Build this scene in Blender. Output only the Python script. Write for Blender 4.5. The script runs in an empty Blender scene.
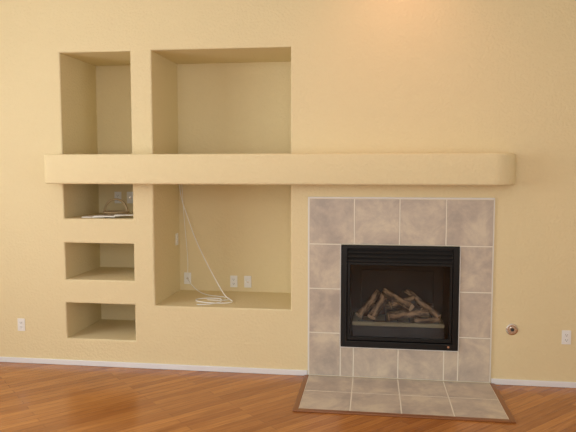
import bpy, bmesh, math, random
from mathutils import Vector, Matrix
random.seed(7)
sc=bpy.context.scene
sc.view_settings.view_transform='Standard'
sc.view_settings.look='None'

# ---------------------------------------------------------------- helpers
def obj_from_bm(name,bm,mats=(),parent=None,smooth=False,loc=(0,0,0)):
    bmesh.ops.recalc_face_normals(bm,faces=bm.faces[:])
    me=bpy.data.meshes.new(name); bm.to_mesh(me); bm.free()
    for m in (mats if isinstance(mats,(list,tuple)) else [mats]): me.materials.append(m)
    o=bpy.data.objects.new(name,me); bpy.context.collection.objects.link(o)
    o.location=loc
    if parent: o.parent=parent
    if smooth:
        for p in me.polygons: p.use_smooth=True
    return o
def empty(name,loc=(0,0,0)):
    e=bpy.data.objects.new(name,None); e.location=loc; e.empty_display_size=.1
    bpy.context.collection.objects.link(e); return e
def add_box(bm,x0,x1,y0,y1,z0,z1,bev=0,seg=2,mi=0):
    r=bmesh.ops.create_cube(bm,size=1)
    for v in r['verts']:
        v.co=Vector(((x0+x1)/2+v.co.x*(x1-x0),(y0+y1)/2+v.co.y*(y1-y0),(z0+z1)/2+v.co.z*(z1-z0)))
    fs=set(f for v in r['verts'] for f in v.link_faces)
    for f in fs: f.material_index=mi
    if bev:
        es=list(set(e for v in r['verts'] for e in v.link_edges))
        rr=bmesh.ops.bevel(bm,geom=es,offset=bev,segments=seg,affect='EDGES',profile=.5)
        for f in rr['faces']: f.material_index=mi
        return [f for f in rr['faces']]+[f for f in fs if f.is_valid]
    return list(fs)
def box(name,x0,x1,y0,y1,z0,z1,mat,bev=0,parent=None,seg=2):
    bm=bmesh.new(); add_box(bm,x0,x1,y0,y1,z0,z1,bev,seg)
    return obj_from_bm(name,bm,mat,parent)
def add_cyl(bm,p0,p1,r0,r1=None,n=24,cap=True,mi=0):
    p0=Vector(p0);p1=Vector(p1); r1=r0 if r1 is None else r1
    d=p1-p0; q=Vector((0,0,1)).rotation_difference(d.normalized()).to_matrix().to_4x4()
    m=Matrix.Translation((p0+p1)/2)@q
    r=bmesh.ops.create_cone(bm,cap_ends=cap,segments=n,radius1=r0,radius2=r1,depth=d.length,matrix=m)
    for f in set(f for v in r['verts'] for f in v.link_faces): f.material_index=mi
    return r['verts']
def curve(name,pts,rad,mat,parent=None,cyclic=False):
    cu=bpy.data.curves.new(name,'CURVE'); cu.dimensions='3D'; cu.bevel_depth=rad; cu.bevel_resolution=4; cu.resolution_u=10
    s=cu.splines.new('NURBS'); s.points.add(len(pts)-1)
    for p,c in zip(s.points,pts): p.co=(*c,1)
    s.order_u=4; s.use_endpoint_u=True; s.use_cyclic_u=cyclic
    cu.materials.append(mat)
    o=bpy.data.objects.new(name,cu); bpy.context.collection.objects.link(o)
    dg=bpy.context.evaluated_depsgraph_get()
    me=bpy.data.meshes.new_from_object(o.evaluated_get(dg)); bpy.data.objects.remove(o)
    for p in me.polygons: p.use_smooth=True
    o=bpy.data.objects.new(name,me); bpy.context.collection.objects.link(o)
    if parent: o.parent=parent
    return o

# ---------------------------------------------------------------- materials
def mat(name,col,rough=.6,metal=0,spec=.5):
    m=bpy.data.materials.new(name); m.use_nodes=True
    b=m.node_tree.nodes['Principled BSDF']
    b.inputs['Base Color'].default_value=(*col,1); b.inputs['Roughness'].default_value=rough
    b.inputs['Metallic'].default_value=metal; b.inputs['Specular IOR Level'].default_value=spec
    return m
def N(m,t,**kw):
    n=m.node_tree.nodes.new(t)
    for k,v in kw.items():
        if k.startswith('i_'): n.inputs[k[2:].replace('_',' ')].default_value=v
        else: setattr(n,k,v)
    return n
def L(m,a,b): m.node_tree.links.new(a,b)
def BS(m): return m.node_tree.nodes['Principled BSDF']

def plaster(name,col,col2):
    m=mat(name,col,.75,spec=.2)
    tc=N(m,'ShaderNodeTexCoord')
    n=N(m,'ShaderNodeTexNoise',i_Scale=45,i_Detail=3,i_Roughness=.5); L(m,tc.outputs['Object'],n.inputs['Vector'])
    r=N(m,'ShaderNodeValToRGB'); r.color_ramp.elements[0].position=.4; r.color_ramp.elements[1].position=.62
    L(m,n.outputs['Fac'],r.inputs['Fac'])
    bp=N(m,'ShaderNodeBump',i_Strength=.28,i_Distance=.007); L(m,r.outputs['Color'],bp.inputs['Height'])
    L(m,bp.outputs['Normal'],BS(m).inputs['Normal'])
    n2=N(m,'ShaderNodeTexNoise',i_Scale=1.3,i_Detail=2); L(m,tc.outputs['Object'],n2.inputs['Vector'])
    mx=N(m,'ShaderNodeMix',data_type='RGBA'); mx.inputs['A'].default_value=(*col,1); mx.inputs['B'].default_value=(*col2,1)
    L(m,n2.outputs['Fac'],mx.inputs['Factor']); L(m,mx.outputs['Result'],BS(m).inputs['Base Color'])
    return m
M_wall=plaster('cream_plaster',(.80,.685,.425),(.78,.665,.41))
M_side=plaster('cream_plaster_side',(.76,.68,.52),(.74,.66,.50))
M_ceil=plaster('ceiling_paint',(.80,.79,.75),(.78,.77,.73))
M_white=mat('white_trim_paint',(.80,.82,.86),.4)
M_plate=mat('white_plastic',(.86,.86,.84),.35)
M_slot=mat('dark_slot',(.03,.03,.03),.6)
M_chrome=mat('chrome',(.80,.78,.75),.25,1)
M_black=mat('black_metal',(.005,.005,.005),.35,spec=.3)
M_blackm=mat('black_matte_metal',(.010,.009,.009),.6)
M_cable=mat('white_cable',(.88,.87,.84),.4)

# hardwood
M_wood=mat('oak_planks',(.4,.16,.04),.22)
tc=N(M_wood,'ShaderNodeTexCoord'); mp=N(M_wood,'ShaderNodeMapping'); mp.inputs['Rotation'].default_value=(0,0,math.radians(-45))
L(M_wood,tc.outputs['Object'],mp.inputs['Vector'])
br=N(M_wood,'ShaderNodeTexBrick',offset=.37,offset_frequency=2)
br.inputs['Scale'].default_value=1; br.inputs['Brick Width'].default_value=1.25; br.inputs['Row Height'].default_value=.07
br.inputs['Mortar Size'].default_value=.0014; br.inputs['Mortar Smooth'].default_value=.3; br.inputs['Bias'].default_value=0
br.inputs['Color1'].default_value=(.54,.235,.062,1); br.inputs['Color2'].default_value=(.36,.135,.033,1); br.inputs['Mortar'].default_value=(.15,.05,.018,1)
L(M_wood,mp.outputs['Vector'],br.inputs['Vector'])
mp2=N(M_wood,'ShaderNodeMapping'); mp2.inputs['Scale'].default_value=(2.2,38,1); L(M_wood,mp.outputs['Vector'],mp2.inputs['Vector'])
ng=N(M_wood,'ShaderNodeTexNoise',i_Scale=1.5,i_Detail=5,i_Roughness=.6,i_Distortion=.6); L(M_wood,mp2.outputs['Vector'],ng.inputs['Vector'])
rg=N(M_wood,'ShaderNodeValToRGB'); rg.color_ramp.elements[0].position=.3; rg.color_ramp.elements[0].color=(.74,.67,.60,1); rg.color_ramp.elements[1].position=.65; rg.color_ramp.elements[1].color=(1.08,1.08,1.08,1)
L(M_wood,ng.outputs['Fac'],rg.inputs['Fac'])
mm=N(M_wood,'ShaderNodeMix',data_type='RGBA',blend_type='MULTIPLY'); mm.inputs['Factor'].default_value=1
L(M_wood,br.outputs['Color'],mm.inputs['A']); L(M_wood,rg.outputs['Color'],mm.inputs['B']); L(M_wood,mm.outputs['Result'],BS(M_wood).inputs['Base Color'])
bw=N(M_wood,'ShaderNodeBump',i_Strength=.15,i_Distance=.002,invert=True); L(M_wood,br.outputs['Fac'],bw.inputs['Height']); L(M_wood,bw.outputs['Normal'],BS(M_wood).inputs['Normal'])
M_wtrim=mat('oak_edge_strip',(.25,.09,.025),.3)

# tile
M_tile=mat('stone_tile',(.5,.4,.33),.38)
tc=N(M_tile,'ShaderNodeTexCoord'); at=N(M_tile,'ShaderNodeVertexColor',layer_name='tilecol')
add=N(M_tile,'ShaderNodeVectorMath',operation='MULTIPLY_ADD'); add.inputs[1].default_value=(30,30,30)
L(M_tile,at.outputs['Color'],add.inputs[0]); L(M_tile,tc.outputs['Object'],add.inputs[2])
nt=N(M_tile,'ShaderNodeTexNoise',i_Scale=3.6,i_Detail=9,i_Roughness=.68,i_Distortion=.3); L(M_tile,add.outputs[0],nt.inputs['Vector'])
rt=N(M_tile,'ShaderNodeValToRGB'); e=rt.color_ramp.elements
e[0].position=.37; e[0].color=(.36,.295,.245,1); e[1].position=.63; e[1].color=(.76,.66,.48,1)
x=e.new(.5); x.color=(.55,.46,.36,1)
L(M_tile,nt.outputs['Fac'],rt.inputs['Fac'])
sx=N(M_tile,'ShaderNodeSeparateColor'); L(M_tile,at.outputs['Color'],sx.inputs['Color'])
mr=N(M_tile,'ShaderNodeMapRange'); mr.inputs['To Min'].default_value=.80; mr.inputs['To Max'].default_value=1.10; L(M_tile,sx.outputs[0],mr.inputs['Value'])
vm=N(M_tile,'ShaderNodeVectorMath',operation='SCALE'); L(M_tile,rt.outputs['Color'],vm.inputs[0]); L(M_tile,mr.outputs['Result'],vm.inputs['Scale'])
mg=N(M_tile,'ShaderNodeMix',data_type='RGBA'); mg.inputs['B'].default_value=(.46,.42,.38,1)
mq=N(M_tile,'ShaderNodeMath',operation='MULTIPLY'); mq.inputs[1].default_value=.45; L(M_tile,sx.outputs[1],mq.inputs[0]); L(M_tile,mq.outputs[0],mg.inputs['Factor'])
L(M_tile,vm.outputs[0],mg.inputs['A']); L(M_tile,mg.outputs['Result'],BS(M_tile).inputs['Base Color'])
bt=N(M_tile,'ShaderNodeBump',i_Strength=.2,i_Distance=.004); L(M_tile,nt.outputs['Fac'],bt.inputs['Height']); L(M_tile,bt.outputs['Normal'],BS(M_tile).inputs['Normal'])
M_grout=mat('light_grout',(.80,.76,.66),.8)
M_grout2=mat('white_caulk',(.80,.79,.76),.6)

# ---------------------------------------------------------------- room
X0,X1,Y0,ZC=-4.7,3.4,-7.6,3.9
holes=[(-2.735,-2.09,1.88,2.79,.72),(-1.9,-.69,1.88,2.79,.72),(-2.735,-2.09,1.335,1.66,.72),
       (-2.735,-2.09,.785,1.115,.72),(-2.735,-2.09,.245,.57,.72),(-1.9,-.69,.57,1.66,.72),(-.215,.66,.315,1.115,.5)]
xs=sorted(set([X0,X1]+[h[i] for h in holes for i in (0,1)]))
zs=sorted(set([0,ZC]+[h[i] for h in holes for i in (2,3)]))
bm=bmesh.new(); vc={}
def V(x,y,z):
    k=(round(x,4),round(y,4),round(z,4))
    if k not in vc: vc[k]=bm.verts.new(k)
    return vc[k]
def hole(i,j):
    if i<0 or j<0 or i>=len(xs)-1 or j>=len(zs)-1: return None
    cx=(xs[i]+xs[i+1])/2; cz=(zs[j]+zs[j+1])/2
    for n,h in enumerate(holes):
        if h[0]<cx<h[1] and h[2]<cz<h[3]: return n
    return None
rim=[]
for i in range(len(xs)-1):
    for j in range(len(zs)-1):
        a,b,c,d=xs[i],xs[i+1],zs[j],zs[j+1]; h=hole(i,j)
        if h is None:
            bm.faces.new([V(a,0,c),V(b,0,c),V(b,0,d),V(a,0,d)]); continue
        dp=holes[h][4]
        bm.faces.new([V(a,dp,c),V(b,dp,c),V(b,dp,d),V(a,dp,d)])
        for (di,dj,p,q) in ((-1,0,(a,c),(a,d)),(1,0,(b,c),(b,d)),(0,-1,(a,c),(b,c)),(0,1,(a,d),(b,d))):
            if hole(i+di,j+dj)!=h:
                bm.faces.new([V(p[0],0,p[1]),V(q[0],0,q[1]),V(q[0],dp,q[1]),V(p[0],dp,p[1])])
                if h!=6: rim.append((V(p[0],0,p[1]),V(q[0],0,q[1])))
bmesh.ops.recalc_face_normals(bm,faces=bm.faces[:])
es=[bm.edges.get(r) for r in rim]
rr=bmesh.ops.bevel(bm,geom=list(set(es)),offset=.016,segments=5,affect='EDGES',profile=.5)
for f in rr['faces']: f.smooth=True
wall=obj_from_bm('wall_back',bm,M_wall)
box('floor',X0,X1,Y0,0,-.1,0,M_wood)
box('ceiling',X0,X1,Y0,.9,ZC,ZC+.1,M_ceil)
def wall_with_windows(name,axis,pos,t,a0,a1,wins):
    bm=bmesh.new(); cuts=sorted(set([a0,a1]+[w[i] for w in wins for i in(0,1)]))
    for a,b in zip(cuts,cuts[1:]):
        w=[w for w in wins if w[0]<(a+b)/2<w[1]]
        segs=[(-.1,ZC)] if not w else [(-.1,w[0][2]),(w[0][3],ZC)]
        for z0,z1 in segs:
            if axis=='x': add_box(bm,pos-t,pos,a,b,z0,z1)
            else: add_box(bm,a,b,pos-t,pos,z0,z1)
    return obj_from_bm(name,bm,M_side)
wl=[(-4.4,-1.5,.9,3.1)]; wf=[(-3.0,1.4,1.0,3.6)]; wr=[(-5.6,-3.2,.7,2.8)]  # right-hand opening is made up, to let in fill light
wall_with_windows('wall_left','x',X0,.15,Y0,.9,wl)
wall_with_windows('wall_right','x',X1+.15,.15,Y0,.9,wr)
wall_with_windows('wall_front','y',Y0,.15,X0,X1,wf)
def window(name,axis,pos,w,n):
    e=empty(name,(0,0,0)); a0,a1,z0,z1=w; t=.05
    bars=[(a0,a0+t,z0,z1),(a1-t,a1,z0,z1),(a0,a1,z0,z0+t),(a0,a1,z1-t,z1)]
    for k in range(1,n):
        c=a0+(a1-a0)*k/n; bars.append((c-t/2,c+t/2,z0,z1))
    bm=bmesh.new()
    for a,b,c,d in bars:
        if axis=='x': add_box(bm,pos-.09,pos-.04,a,b,c,d)
        else: add_box(bm,a,b,pos-.09,pos-.04,c,d)
    obj_from_bm('frame',bm,M_white,e); return e
window('window_1','x',X0,wl[0],3); window('window_2','y',Y0,wf[0],3); window('added_fill_window','x',X1+.13,wr[0],2)  # last one is an added, unseen window framing the right fill

# baseboards
def bboard(name,x0,x1):
    bm=bmesh.new(); add_box(bm,x0,x1,-.014,0,0,.048,.004,2); return obj_from_bm(name,bm,M_white)
bboard('baseboard_left',X0,-.545); bboard('baseboard_right',.985,X1)

# ---------------------------------------------------------------- mantel
bm=bmesh.new()
D=.25; xl,xr=-2.81,1.12; rl,rr_=.10,.21; pts=[]
pts.append((xl,0)); 
for k in range(0,9):
    a=math.pi+k/8*math.pi/2; pts.append((xl+rl+rl*math.cos(a),-D+rl+rl*math.sin(a)))
for k in range(0,13):
    a=-math.pi/2+k/12*math.pi/2; pts.append((xr-rr_+rr_*math.cos(a),-D+rr_+rr_*math.sin(a)))
pts.append((xr,0))
z0,z1=1.648,1.9
vb=[bm.verts.new((x,y,z0)) for x,y in pts]; vt=[bm.verts.new((x,y,z1)) for x,y in pts]
fb=bm.faces.new(vb); ft=bm.faces.new(vt); n=len(pts); be=[]
for k in range(n-1):
    bm.faces.new([vb[k],vb[k+1],vt[k+1],vt[k]])
    be+= [bm.edges.get((vb[k],vb[k+1])),bm.edges.get((vt[k],vt[k+1]))]
bm.faces.new([vb[-1],vb[0],vt[0],vt[-1]])
bmesh.ops.recalc_face_normals(bm,faces=bm.faces[:])
bmesh.ops.bevel(bm,geom=be,offset=.018,segments=4,affect='EDGES',profile=.5)
for f in bm.faces: f.smooth=True
mo=obj_from_bm('mantel_shelf',bm,M_wall)
for p in mo.data.polygons: p.use_smooth=abs(p.normal.z)<.99

# ---------------------------------------------------------------- tiles
def tiles(name,rects,mode,grout_rects,parent,g=.0045):
    bm=bmesh.new(); cl=bm.loops.layers.color.new('tilecol')
    for (a,b,c,d) in rects:
        if mode=='w': fs=add_box(bm,a+g,b-g,-.016,-.001,c+g,d-g,.002,2)
        else: fs=add_box(bm,a+g,b-g,c+g,d-g,.001,.010,.002,2)
        col=(random.random(),random.random(),random.random(),1)
        for f in fs:
            for l in f.loops: l[cl]=col
    for (a,b,c,d) in grout_rects:
        if mode=='w': add_box(bm,a,b,-.0145,-.0005,c,d,mi=1)
        else: add_box(bm,a,b,c,d,.0005,.0088,mi=1)
    return obj_from_bm(name,bm,[M_tile,M_grout],parent)
xa=[-.53,-.152,.222,.597,.972]; zr=[0.012,.385,.765,1.145,1.53]; fx0,fx1,fz0,fz1=-.262,.712,.27,1.145
R=[(xa[i],xa[i+1],zr[3],zr[4]) for i in range(4)]
for j in range(3):
    R.append((xa[0],fx0,zr[j],zr[j+1])); R.append((fx1,xa[4],zr[j],zr[j+1]))
R+=[(fx0,xa[1],zr[0],fz0),(xa[1],xa[2],zr[0],fz0),(xa[2],xa[3],zr[0],fz0),(xa[3],fx1,zr[0],fz0)]
sur=empty('tile_surround')
tiles('tiles',R,'w',[(xa[0],fx0,0.012,1.53),(fx1,xa[4],0.012,1.53),(fx0,fx1,fz1,1.53),(fx0,fx1,.012,fz0)],sur)
bm=bmesh.new()
add_box(bm,xa[0]-.011,xa[0],-.017,-.0005,0.012,1.543,.003); add_box(bm,xa[4],xa[4]+.007,-.014,-.0005,0.012,1.543,.003)
add_box(bm,xa[0],xa[4],-.017,-.0005,1.53,1.543,.003)
add_box(bm,fx0-.006,fx0+.002,-.02,-.001,fz0,fz1,.002); add_box(bm,fx1-.002,fx1+.006,-.02,-.001,fz0,fz1,.002)
add_box(bm,fx0,fx1,-.02,-.001,fz0-.007,fz0+.002,.002)
obj_from_bm('caulk_edge',bm,M_grout2,sur)
he=empty('hearth_tiles')
R=[(xa[i],xa[i+1],-.385,-.02) for i in range(4)]+[(xa[i],xa[i+1],-.765,-.385) for i in range(4)]
tiles('tiles',R,'f',[(xa[0],xa[4],-.765,-.02)],he)
bm=bmesh.new()
add_box(bm,xa[0]-.038,xa[0],-.81,-.018,0.0005,.012,.003); add_box(bm,xa[4],xa[4]+.038,-.81,-.018,0.0005,.012,.003)
add_box(bm,xa[0],xa[4],-.81,-.765,0.0005,.012,.003)
obj_from_bm('wood_border',bm,M_wtrim,he)

# ---------------------------------------------------------------- fireplace
fp=empty('gas_fireplace')
bm=bmesh.new()
F0,F1,FZ0,FZ1=fx0+.004,fx1-.004,fz0+.004,fz1-.004
yF=-.035
add_box(bm,F0,F0+.05,yF,0,FZ0,FZ1,.005); add_box(bm,F1-.05,F1,yF,0,FZ0,FZ1,.005)
add_box(bm,F0+.045,F1-.045,yF,0,FZ0,FZ0+.055,.005)
add_box(bm,F0+.045,F1-.045,yF,0,FZ1-.028,FZ1,.005)
obj_from_bm('outer_frame',bm,M_black,fp)
bm=bmesh.new()   # louvre slats
for k in range(3):
    z=FZ1-.045-k*.036
    vs=[(F0+.05,-.03,z-.020),(F1-.05,-.03,z-.020),(F1-.05,-.005,z+.008),(F0+.05,-.005,z+.008)]
    q=[bm.verts.new(v) for v in vs]; q2=[bm.verts.new((v[0],v[1]+.004,v[2]-.004)) for v in vs]
    bm.faces.new(q); bm.faces.new(q2[::-1])
    for a in range(4): bm.faces.new([q[a],q[(a+1)%4],q2[(a+1)%4],q2[a]])
add_box(bm,F0+.05,F1-.05,-.004,-.001,FZ1-.15,FZ1-.02)
obj_from_bm('louvre_slats',bm,M_blackm,fp)
GZ1=FZ1-.145
bm=bmesh.new()   # glass door frame
g0,g1=F0+.052,F1-.052; gz0=FZ0+.06
add_box(bm,g0,g0+.022,-.026,-.004,gz0,GZ1,.003); add_box(bm,g1-.022,g1,-.026,-.004,gz0,GZ1,.003)
add_box(bm,g0+.02,g1-.02,-.026,-.004,gz0,gz0+.03,.003); add_box(bm,g0+.02,g1-.02,-.026,-.004,GZ1-.022,GZ1,.003)
obj_from_bm('door_frame',bm,M_black,fp)
M_glass=bpy.data.materials.new('fireplace_glass'); M_glass.use_nodes=True
nt_=M_glass.node_tree; nt_.nodes.remove(nt_.nodes['Principled BSDF'])
tr=nt_.nodes.new('ShaderNodeBsdfTransparent'); tr.inputs[0].default_value=(.90,.90,.90,1)
gl=nt_.nodes.new('ShaderNodeBsdfGlossy'); gl.inputs['Roughness'].default_value=.05
fr=nt_.nodes.new('ShaderNodeFresnel'); fr.inputs[0].default_value=1.33
mxs=nt_.nodes.new('ShaderNodeMixShader'); out=nt_.nodes['Material Output']
nt_.links.new(fr.outputs[0],mxs.inputs[0]); nt_.links.new(tr.outputs[0],mxs.inputs[1]); nt_.links.new(gl.outputs[0],mxs.inputs[2]); nt_.links.new(mxs.outputs[0],out.inputs['Surface'])
box('glass_pane',g0+.018,g1-.018,-.014,-.010,gz0+.026,GZ1-.018,M_glass,0,fp)
# firebox lining: sheet-metal panels with a paneled back
M_lin=mat('firebox_lining',(.026,.022,.019),.8)
bm=bmesh.new(); y1=.46
add_box(bm,-.20,.645,y1,y1+.01,.33,1.10); add_box(bm,-.20,-.19,.002,y1,.33,1.10); add_box(bm,.635,.645,.002,y1,.33,1.10)
add_box(bm,-.19,.635,.002,y1,.33,.34); add_box(bm,-.19,.635,.002,y1,1.09,1.10)
add_box(bm,-.10,.55,y1-.02,y1,.50,.86,.008)
obj_from_bm('firebox_lining',bm,M_lin,fp)
# burner tray with ember bed
M_em=mat('ember_bed',(.38,.34,.22),.9)
n=N(M_em,'ShaderNodeTexNoise',i_Scale=60,i_Detail=4); tcE=N(M_em,'ShaderNodeTexCoord'); L(M_em,tcE.outputs['Object'],n.inputs['Vector'])
b_=N(M_em,'ShaderNodeBump',i_Strength=.8,i_Distance=.01); L(M_em,n.outputs['Fac'],b_.inputs['Height']); L(M_em,b_.outputs['Normal'],BS(M_em).inputs['Normal'])
bm=bmesh.new(); add_box(bm,-.16,.60,.03,.40,.342,.445); obj_from_bm('burner_tray',bm,M_blackm,fp)
bm=bmesh.new(); add_box(bm,-.165,.605,.025,.40,.445,.480,.01,3); obj_from_bm('ember_bed',bm,M_em,fp)
# logs: noise stretched along each log's own length (local X)
M_log=mat('ceramic_log',(.5,.4,.3),.9)
tcL=N(M_log,'ShaderNodeTexCoord'); mL=N(M_log,'ShaderNodeMapping'); mL.inputs['Scale'].default_value=(7,30,30); L(M_log,tcL.outputs['Object'],mL.inputs['Vector'])
nl=N(M_log,'ShaderNodeTexNoise',i_Scale=1,i_Detail=5,i_Roughness=.65); L(M_log,mL.outputs['Vector'],nl.inputs['Vector'])
rl_=N(M_log,'ShaderNodeValToRGB'); e=rl_.color_ramp.elements; e[0].position=.44; e[0].color=(.06,.035,.02,1); e[1].position=.62; e[1].color=(.56,.37,.21,1)
L(M_log,nl.outputs['Fac'],rl_.inputs['Fac']); L(M_log,rl_.outputs['Color'],BS(M_log).inputs['Base Color'])
b_=N(M_log,'ShaderNodeBump',i_Strength=.8,i_Distance=.008); L(M_log,nl.outputs['Fac'],b_.inputs['Height']); L(M_log,b_.outputs['Normal'],BS(M_log).inputs['Normal'])
M_cut=mat('log_cut_end',(.80,.60,.38),.85)
M_char=mat('charred_log',(.05,.035,.028),.9)
def log(name,p0,p1,r0,r1,mt=None,split=True):
    p0=Vector(p0);p1=Vector(p1); bm=bmesh.new(); d=(p1-p0); ln=d.length; n=18; k=12; rings=[]
    ph=[random.uniform(0,6.28) for _ in range(4)]; by,bz=random.uniform(-.01,.01),random.uniform(-.01,.01)
    a0=random.uniform(0,6.28)
    for i in range(k+1):
        t=i/k; r=r0+(r1-r0)*t; ring=[]; s=math.sin(t*math.pi)
        for j in range(n):
            a=2*math.pi*j/n
            rr=r*(1+.07*math.sin(3*a+ph[0])+.07*math.sin(t*8+ph[2]+a))
            y,z=rr*math.cos(a),rr*math.sin(a)
            if split:
                c=math.cos(a-a0)*rr
                if c>r*.45:
                    q=c-r*.45; y-=q*math.cos(a0); z-=q*math.sin(a0)
            ring.append(bm.verts.new((t*ln,y+by*s,z+bz*s)))
        rings.append(ring)
    for i in range(k):
        for j in range(n):
            f=bm.faces.new([rings[i][j],rings[i][(j+1)%n],rings[i+1][(j+1)%n],rings[i+1][j]]); f.smooth=True
    f=bm.faces.new(rings[0][::-1]); f.material_index=1; f=bm.faces.new(rings[-1]); f.material_index=1
    o=obj_from_bm(name,bm,[mt or M_log,M_cut],fp,loc=p0)
    o.rotation_mode='QUATERNION'; o.rotation_quaternion=Vector((1,0,0)).rotation_difference(d.normalized())
    return o
log('log_1',(-.08,.33,.53),(.54,.34,.54),.052,.047)
log('log_2',(-.11,.11,.515),(.06,.29,.69),.034,.030)
log('log_3',(.0,.06,.515),(.13,.27,.71),.037,.032)
log('log_4',(.14,.06,.52),(.47,.13,.55),.038,.040)
log('log_5',(.11,.24,.71),(.34,.08,.61),.042,.040)
log('log_6',(.26,.30,.69),(.41,.12,.57),.032,.030,M_char)
log('log_7',(.30,.30,.69),(.56,.09,.52),.036,.034)
log('log_8',(-.12,.22,.51),(.12,.20,.54),.034,.032,M_char)
log('log_9',(.36,.05,.505),(.57,.07,.51),.024,.026)
log('log_10',(.16,.15,.60),(.36,.22,.66),.034,.03)
bm=bmesh.new()
for k in range(7):
    x=-.08+k*.1; add_cyl(bm,(x,.035,.483),(x,.38,.483),.005,n=8)
add_cyl(bm,(-.12,.045,.486),(.56,.045,.486),.005,n=8)
obj_from_bm('grate',bm,M_blackm,fp)
M_badge=mat('badge',(.5,.25,.15),.4,.5)
bm=bmesh.new(); add_cyl(bm,(.63,yF-.002,.305),(.63,yF+.004,.305),.009,n=16); obj_from_bm('badge',bm,M_badge,fp)

# ---------------------------------------------------------------- outlets
def plate(name,loc,rotz=0,kind='duplex'):
    e=empty(name,loc); e.rotation_euler=(0,0,rotz)
    bm=bmesh.new(); add_box(bm,-.036,.036,-.007,-.0002,-.058,.058,.003,3); obj_from_bm('cover',bm,M_plate,e)
    bm=bmesh.new()
    if kind=='duplex':
        for s in(-.021,.021):
            add_box(bm,-.017,.017,-.0095,-.006,s-.015,s+.015,.004,3)
            add_box(bm,-.009,-.0065,-.0102,-.0085,s-.003,s+.007,mi=1)
            add_box(bm,.0065,.009,-.0102,-.0085,s-.003,s+.006,mi=1)
            add_cyl(bm,(0,-.0102,s-.009),(0,-.0085,s-.009),.003,n=10,mi=1)
        add_cyl(bm,(0,-.0085,0),(0,-.006,0),.003,n=10)
        obj_from_bm('receptacle',bm,[M_plate,M_slot],e)
    else:
        add_cyl(bm,(0,-.018,0),(0,-.006,0),.006,n=12); add_cyl(bm,(0,-.009,0),(0,-.006,0),.011,n=6)
        obj_from_bm('coax_jack',bm,M_chrome,e)
    return e
plate('electrical_outlet',(-3.175,0,.355)); plate('electrical_outlet',(1.565,0,.415))
plate('electrical_outlet',(-2.53,.72,1.49)); plate('coax_jack_plate',(-2.40,.72,1.49),0,'coax')
plate('electrical_outlet',(-1.35,.72,.67)); plate('coax_jack_plate',(-1.21,.72,.67),0,'coax')
plate('coax_jack_plate',(-1.82,.72,.69),0,'coax'); plate('electrical_outlet',(-1.9,.63,1.09),math.pi/2)
# gas key valve
gv=empty('gas_key_valve',(1.14,0,.465))
bm=bmesh.new(); add_cyl(bm,(0,-.004,0),(0,0,0),.048,n=32); add_cyl(bm,(0,-.010,0),(0,-.004,0),.038,.048,n=32)
v=add_cyl(bm,(0,-.016,0),(0,-.009,0),.022,n=24)
obj_from_bm('escutcheon',bm,M_chrome,gv)
bm=bmesh.new(); add_cyl(bm,(0,-.0175,0),(0,-.0155,0),.015,n=20); obj_from_bm('key_hole',bm,M_slot,gv)

# ---------------------------------------------------------------- cables in tv niche
ce=empty('coaxial_cables')
zf=.575
curve('cable_1',[(-1.885,.70,1.64),(-1.875,.68,1.50),(-1.80,.66,1.33),(-1.72,.58,1.15),(-1.60,.5,.95),(-1.50,.44,.80),(-1.40,.38,.66),(-1.33,.32,zf+.01),(-1.24,.25,zf),(-1.26,.16,zf),(-1.45,.14,zf),(-1.62,.22,zf),(-1.60,.34,zf),(-1.45,.36,zf),(-1.36,.30,zf+.01),(-1.34,.18,zf),(-1.44,.08,zf),(-1.54,.07,zf)],.0045,M_cable,ce)
curve('cable_2',[(-1.86,.69,1.64),(-1.85,.70,1.4),(-1.83,.70,1.1),(-1.80,.69,.85),(-1.81,.68,.72),(-1.82,.70,.70)],.003,M_cable,ce)
curve('cable_3',[(-1.82,.70,.70),(-1.79,.62,.69),(-1.70,.55,.62),(-1.60,.5,zf),(-1.45,.45,zf),(-1.35,.42,zf),(-1.28,.33,zf),(-1.35,.25,zf),(-1.5,.28,zf)],.0038,M_cable,ce)

# small basket with handle + booklets in little niche
M_wick=mat('wicker',(.48,.35,.19),.7)
wv=N(M_wick,'ShaderNodeTexWave',i_Scale=60,i_Distortion=2); tcw=N(M_wick,'ShaderNodeTexCoord'); L(M_wick,tcw.outputs['Object'],wv.inputs['Vector'])
b_=N(M_wick,'ShaderNodeBump',i_Strength=.6,i_Distance=.004); L(M_wick,wv.outputs['Fac'],b_.inputs['Height']); L(M_wick,b_.outputs['Normal'],BS(M_wick).inputs['Normal'])
bk=empty('wicker_basket',(-2.40,.36,1.336))
bm=bmesh.new(); n=28; prof=[(.0,.002),(.085,.002),(.105,.015),(.118,.030),(.122,.034),(.112,.032),(.10,.014),(.08,.008),(0,.008)]
rings=[]
for r,z in prof:
    rings.append([bm.verts.new((max(r,.001)*math.cos(2*math.pi*k/n),max(r,.001)*.8*math.sin(2*math.pi*k/n),z)) for k in range(n)])
for a,b in zip(rings,rings[1:]):
    for k in range(n): bm.faces.new([a[k],a[(k+1)%n],b[(k+1)%n],b[k]]).smooth=True
obj_from_bm('bowl',bm,M_wick,bk)
hp=[(-.115*math.cos(t*math.pi/10),0,.032+.125*math.sin(t*math.pi/10)) for t in range(11)]
curve('handle',hp,.010,M_wick,bk)
curve('rim',[(.12*math.cos(2*math.pi*k/16),.096*math.sin(2*math.pi*k/16),.034) for k in range(16)],.008,M_wick,bk,True)
M_paper=mat('booklet_paper',(.82,.80,.75),.6)
bl=empty('booklets',(-2.46,.14,1.336))
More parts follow.
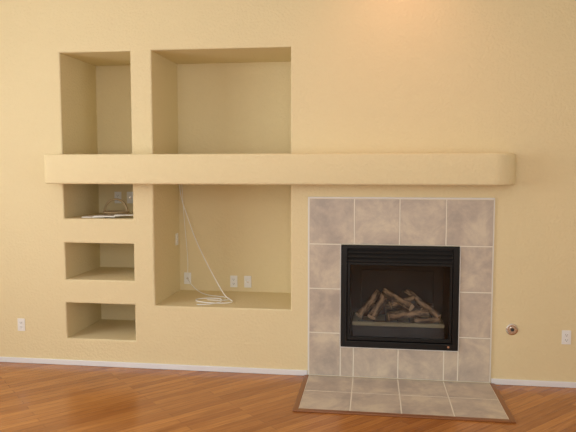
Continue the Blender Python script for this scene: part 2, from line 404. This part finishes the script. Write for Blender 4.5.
for k,(dx,dy,rz,w,h) in enumerate([(-.06,.02,.2,.20,.14),(.08,.0,-.15,.22,.14),(.22,.03,.3,.17,.12)]):
    bm=bmesh.new(); add_box(bm,-w/2,w/2,-h/2,h/2,0,.005,.001,1); add_box(bm,-w/2+.003,w/2-.002,-h/2+.002,h/2-.002,.005,.009)
    o=obj_from_bm('booklet_%d'%(k+1),bm,M_paper,bl,loc=(dx,dy,k*.0092)); o.rotation_euler=(0,0,rz)

# ---------------------------------------------------------------- ceiling can light above mantel
cl=empty('recessed_ceiling_light',(.2,-.5,ZC))
bm=bmesh.new()
vs=[]
for r,z in [(.10,-.001),(.10,-.008),(.075,-.008),(.07,-.001)]:
    vs.append([bm.verts.new((r*math.cos(2*math.pi*k/32),r*math.sin(2*math.pi*k/32),z)) for k in range(32)])
for a,b in zip(vs,vs[1:]):
    for k in range(32): bm.faces.new([a[k],a[(k+1)%32],b[(k+1)%32],b[k]])
obj_from_bm('trim_ring',bm,M_white,cl)
M_bulb=mat('bulb',(1,.8,.5),.5); BS(M_bulb).inputs['Emission Color'].default_value=(1,.75,.45,1); BS(M_bulb).inputs['Emission Strength'].default_value=4
bm=bmesh.new(); bmesh.ops.create_circle(bm,cap_ends=True,segments=32,radius=.072,matrix=Matrix.Translation((0,0,-.003))); obj_from_bm('lens',bm,M_bulb,cl)
ld=bpy.data.lights.new('can_spot','SPOT'); ld.energy=32; ld.color=(1,.46,.30); ld.spot_size=math.radians(120); ld.spot_blend=1; ld.shadow_soft_size=.07
lo=bpy.data.objects.new('can_spot',ld); bpy.context.collection.objects.link(lo); lo.parent=cl; lo.location=(0,0,-.03)

# ---------------------------------------------------------------- daylight at windows, plus added fill from the right
def area(name,loc,rot,sx,sy,e,col):
    a=bpy.data.lights.new(name,'AREA'); a.shape='RECTANGLE'; a.size=sx; a.size_y=sy; a.energy=e; a.color=col
    o=bpy.data.objects.new(name,a); bpy.context.collection.objects.link(o); o.location=loc; o.rotation_euler=rot; return o
area('daylight_left',(X0-.2,-2.95,2.0),(0,-math.pi/2,0),2.2,2.9,125,(1,.98,.95))
area('daylight_front',(-.8,Y0-.2,2.3),(math.pi/2,0,0),4.4,2.6,108,(1,.98,.95))
area('added_fill_right',(X1+.35,-4.4,1.75),(0,math.pi/2,0),2.1,2.4,60,(1,.98,.95))  # added fill lamp, lifts the left side walls of the niches
w=bpy.data.worlds.new('world'); sc.world=w; w.use_nodes=True
w.node_tree.nodes['Background'].inputs[0].default_value=(.9,.95,1,1); w.node_tree.nodes['Background'].inputs[1].default_value=.5

# ---------------------------------------------------------------- camera
f=620
cam=bpy.data.cameras.new("camera"); co=bpy.data.objects.new("camera",cam); bpy.context.collection.objects.link(co)
cam.sensor_width=36; cam.lens=36*f/576
yaw=math.atan(85/f); pitch=math.atan(48/math.hypot(f,85))
co.location=(0,-5.2,1.78); co.rotation_euler=(math.pi/2-pitch,0,yaw)
sc.camera=co
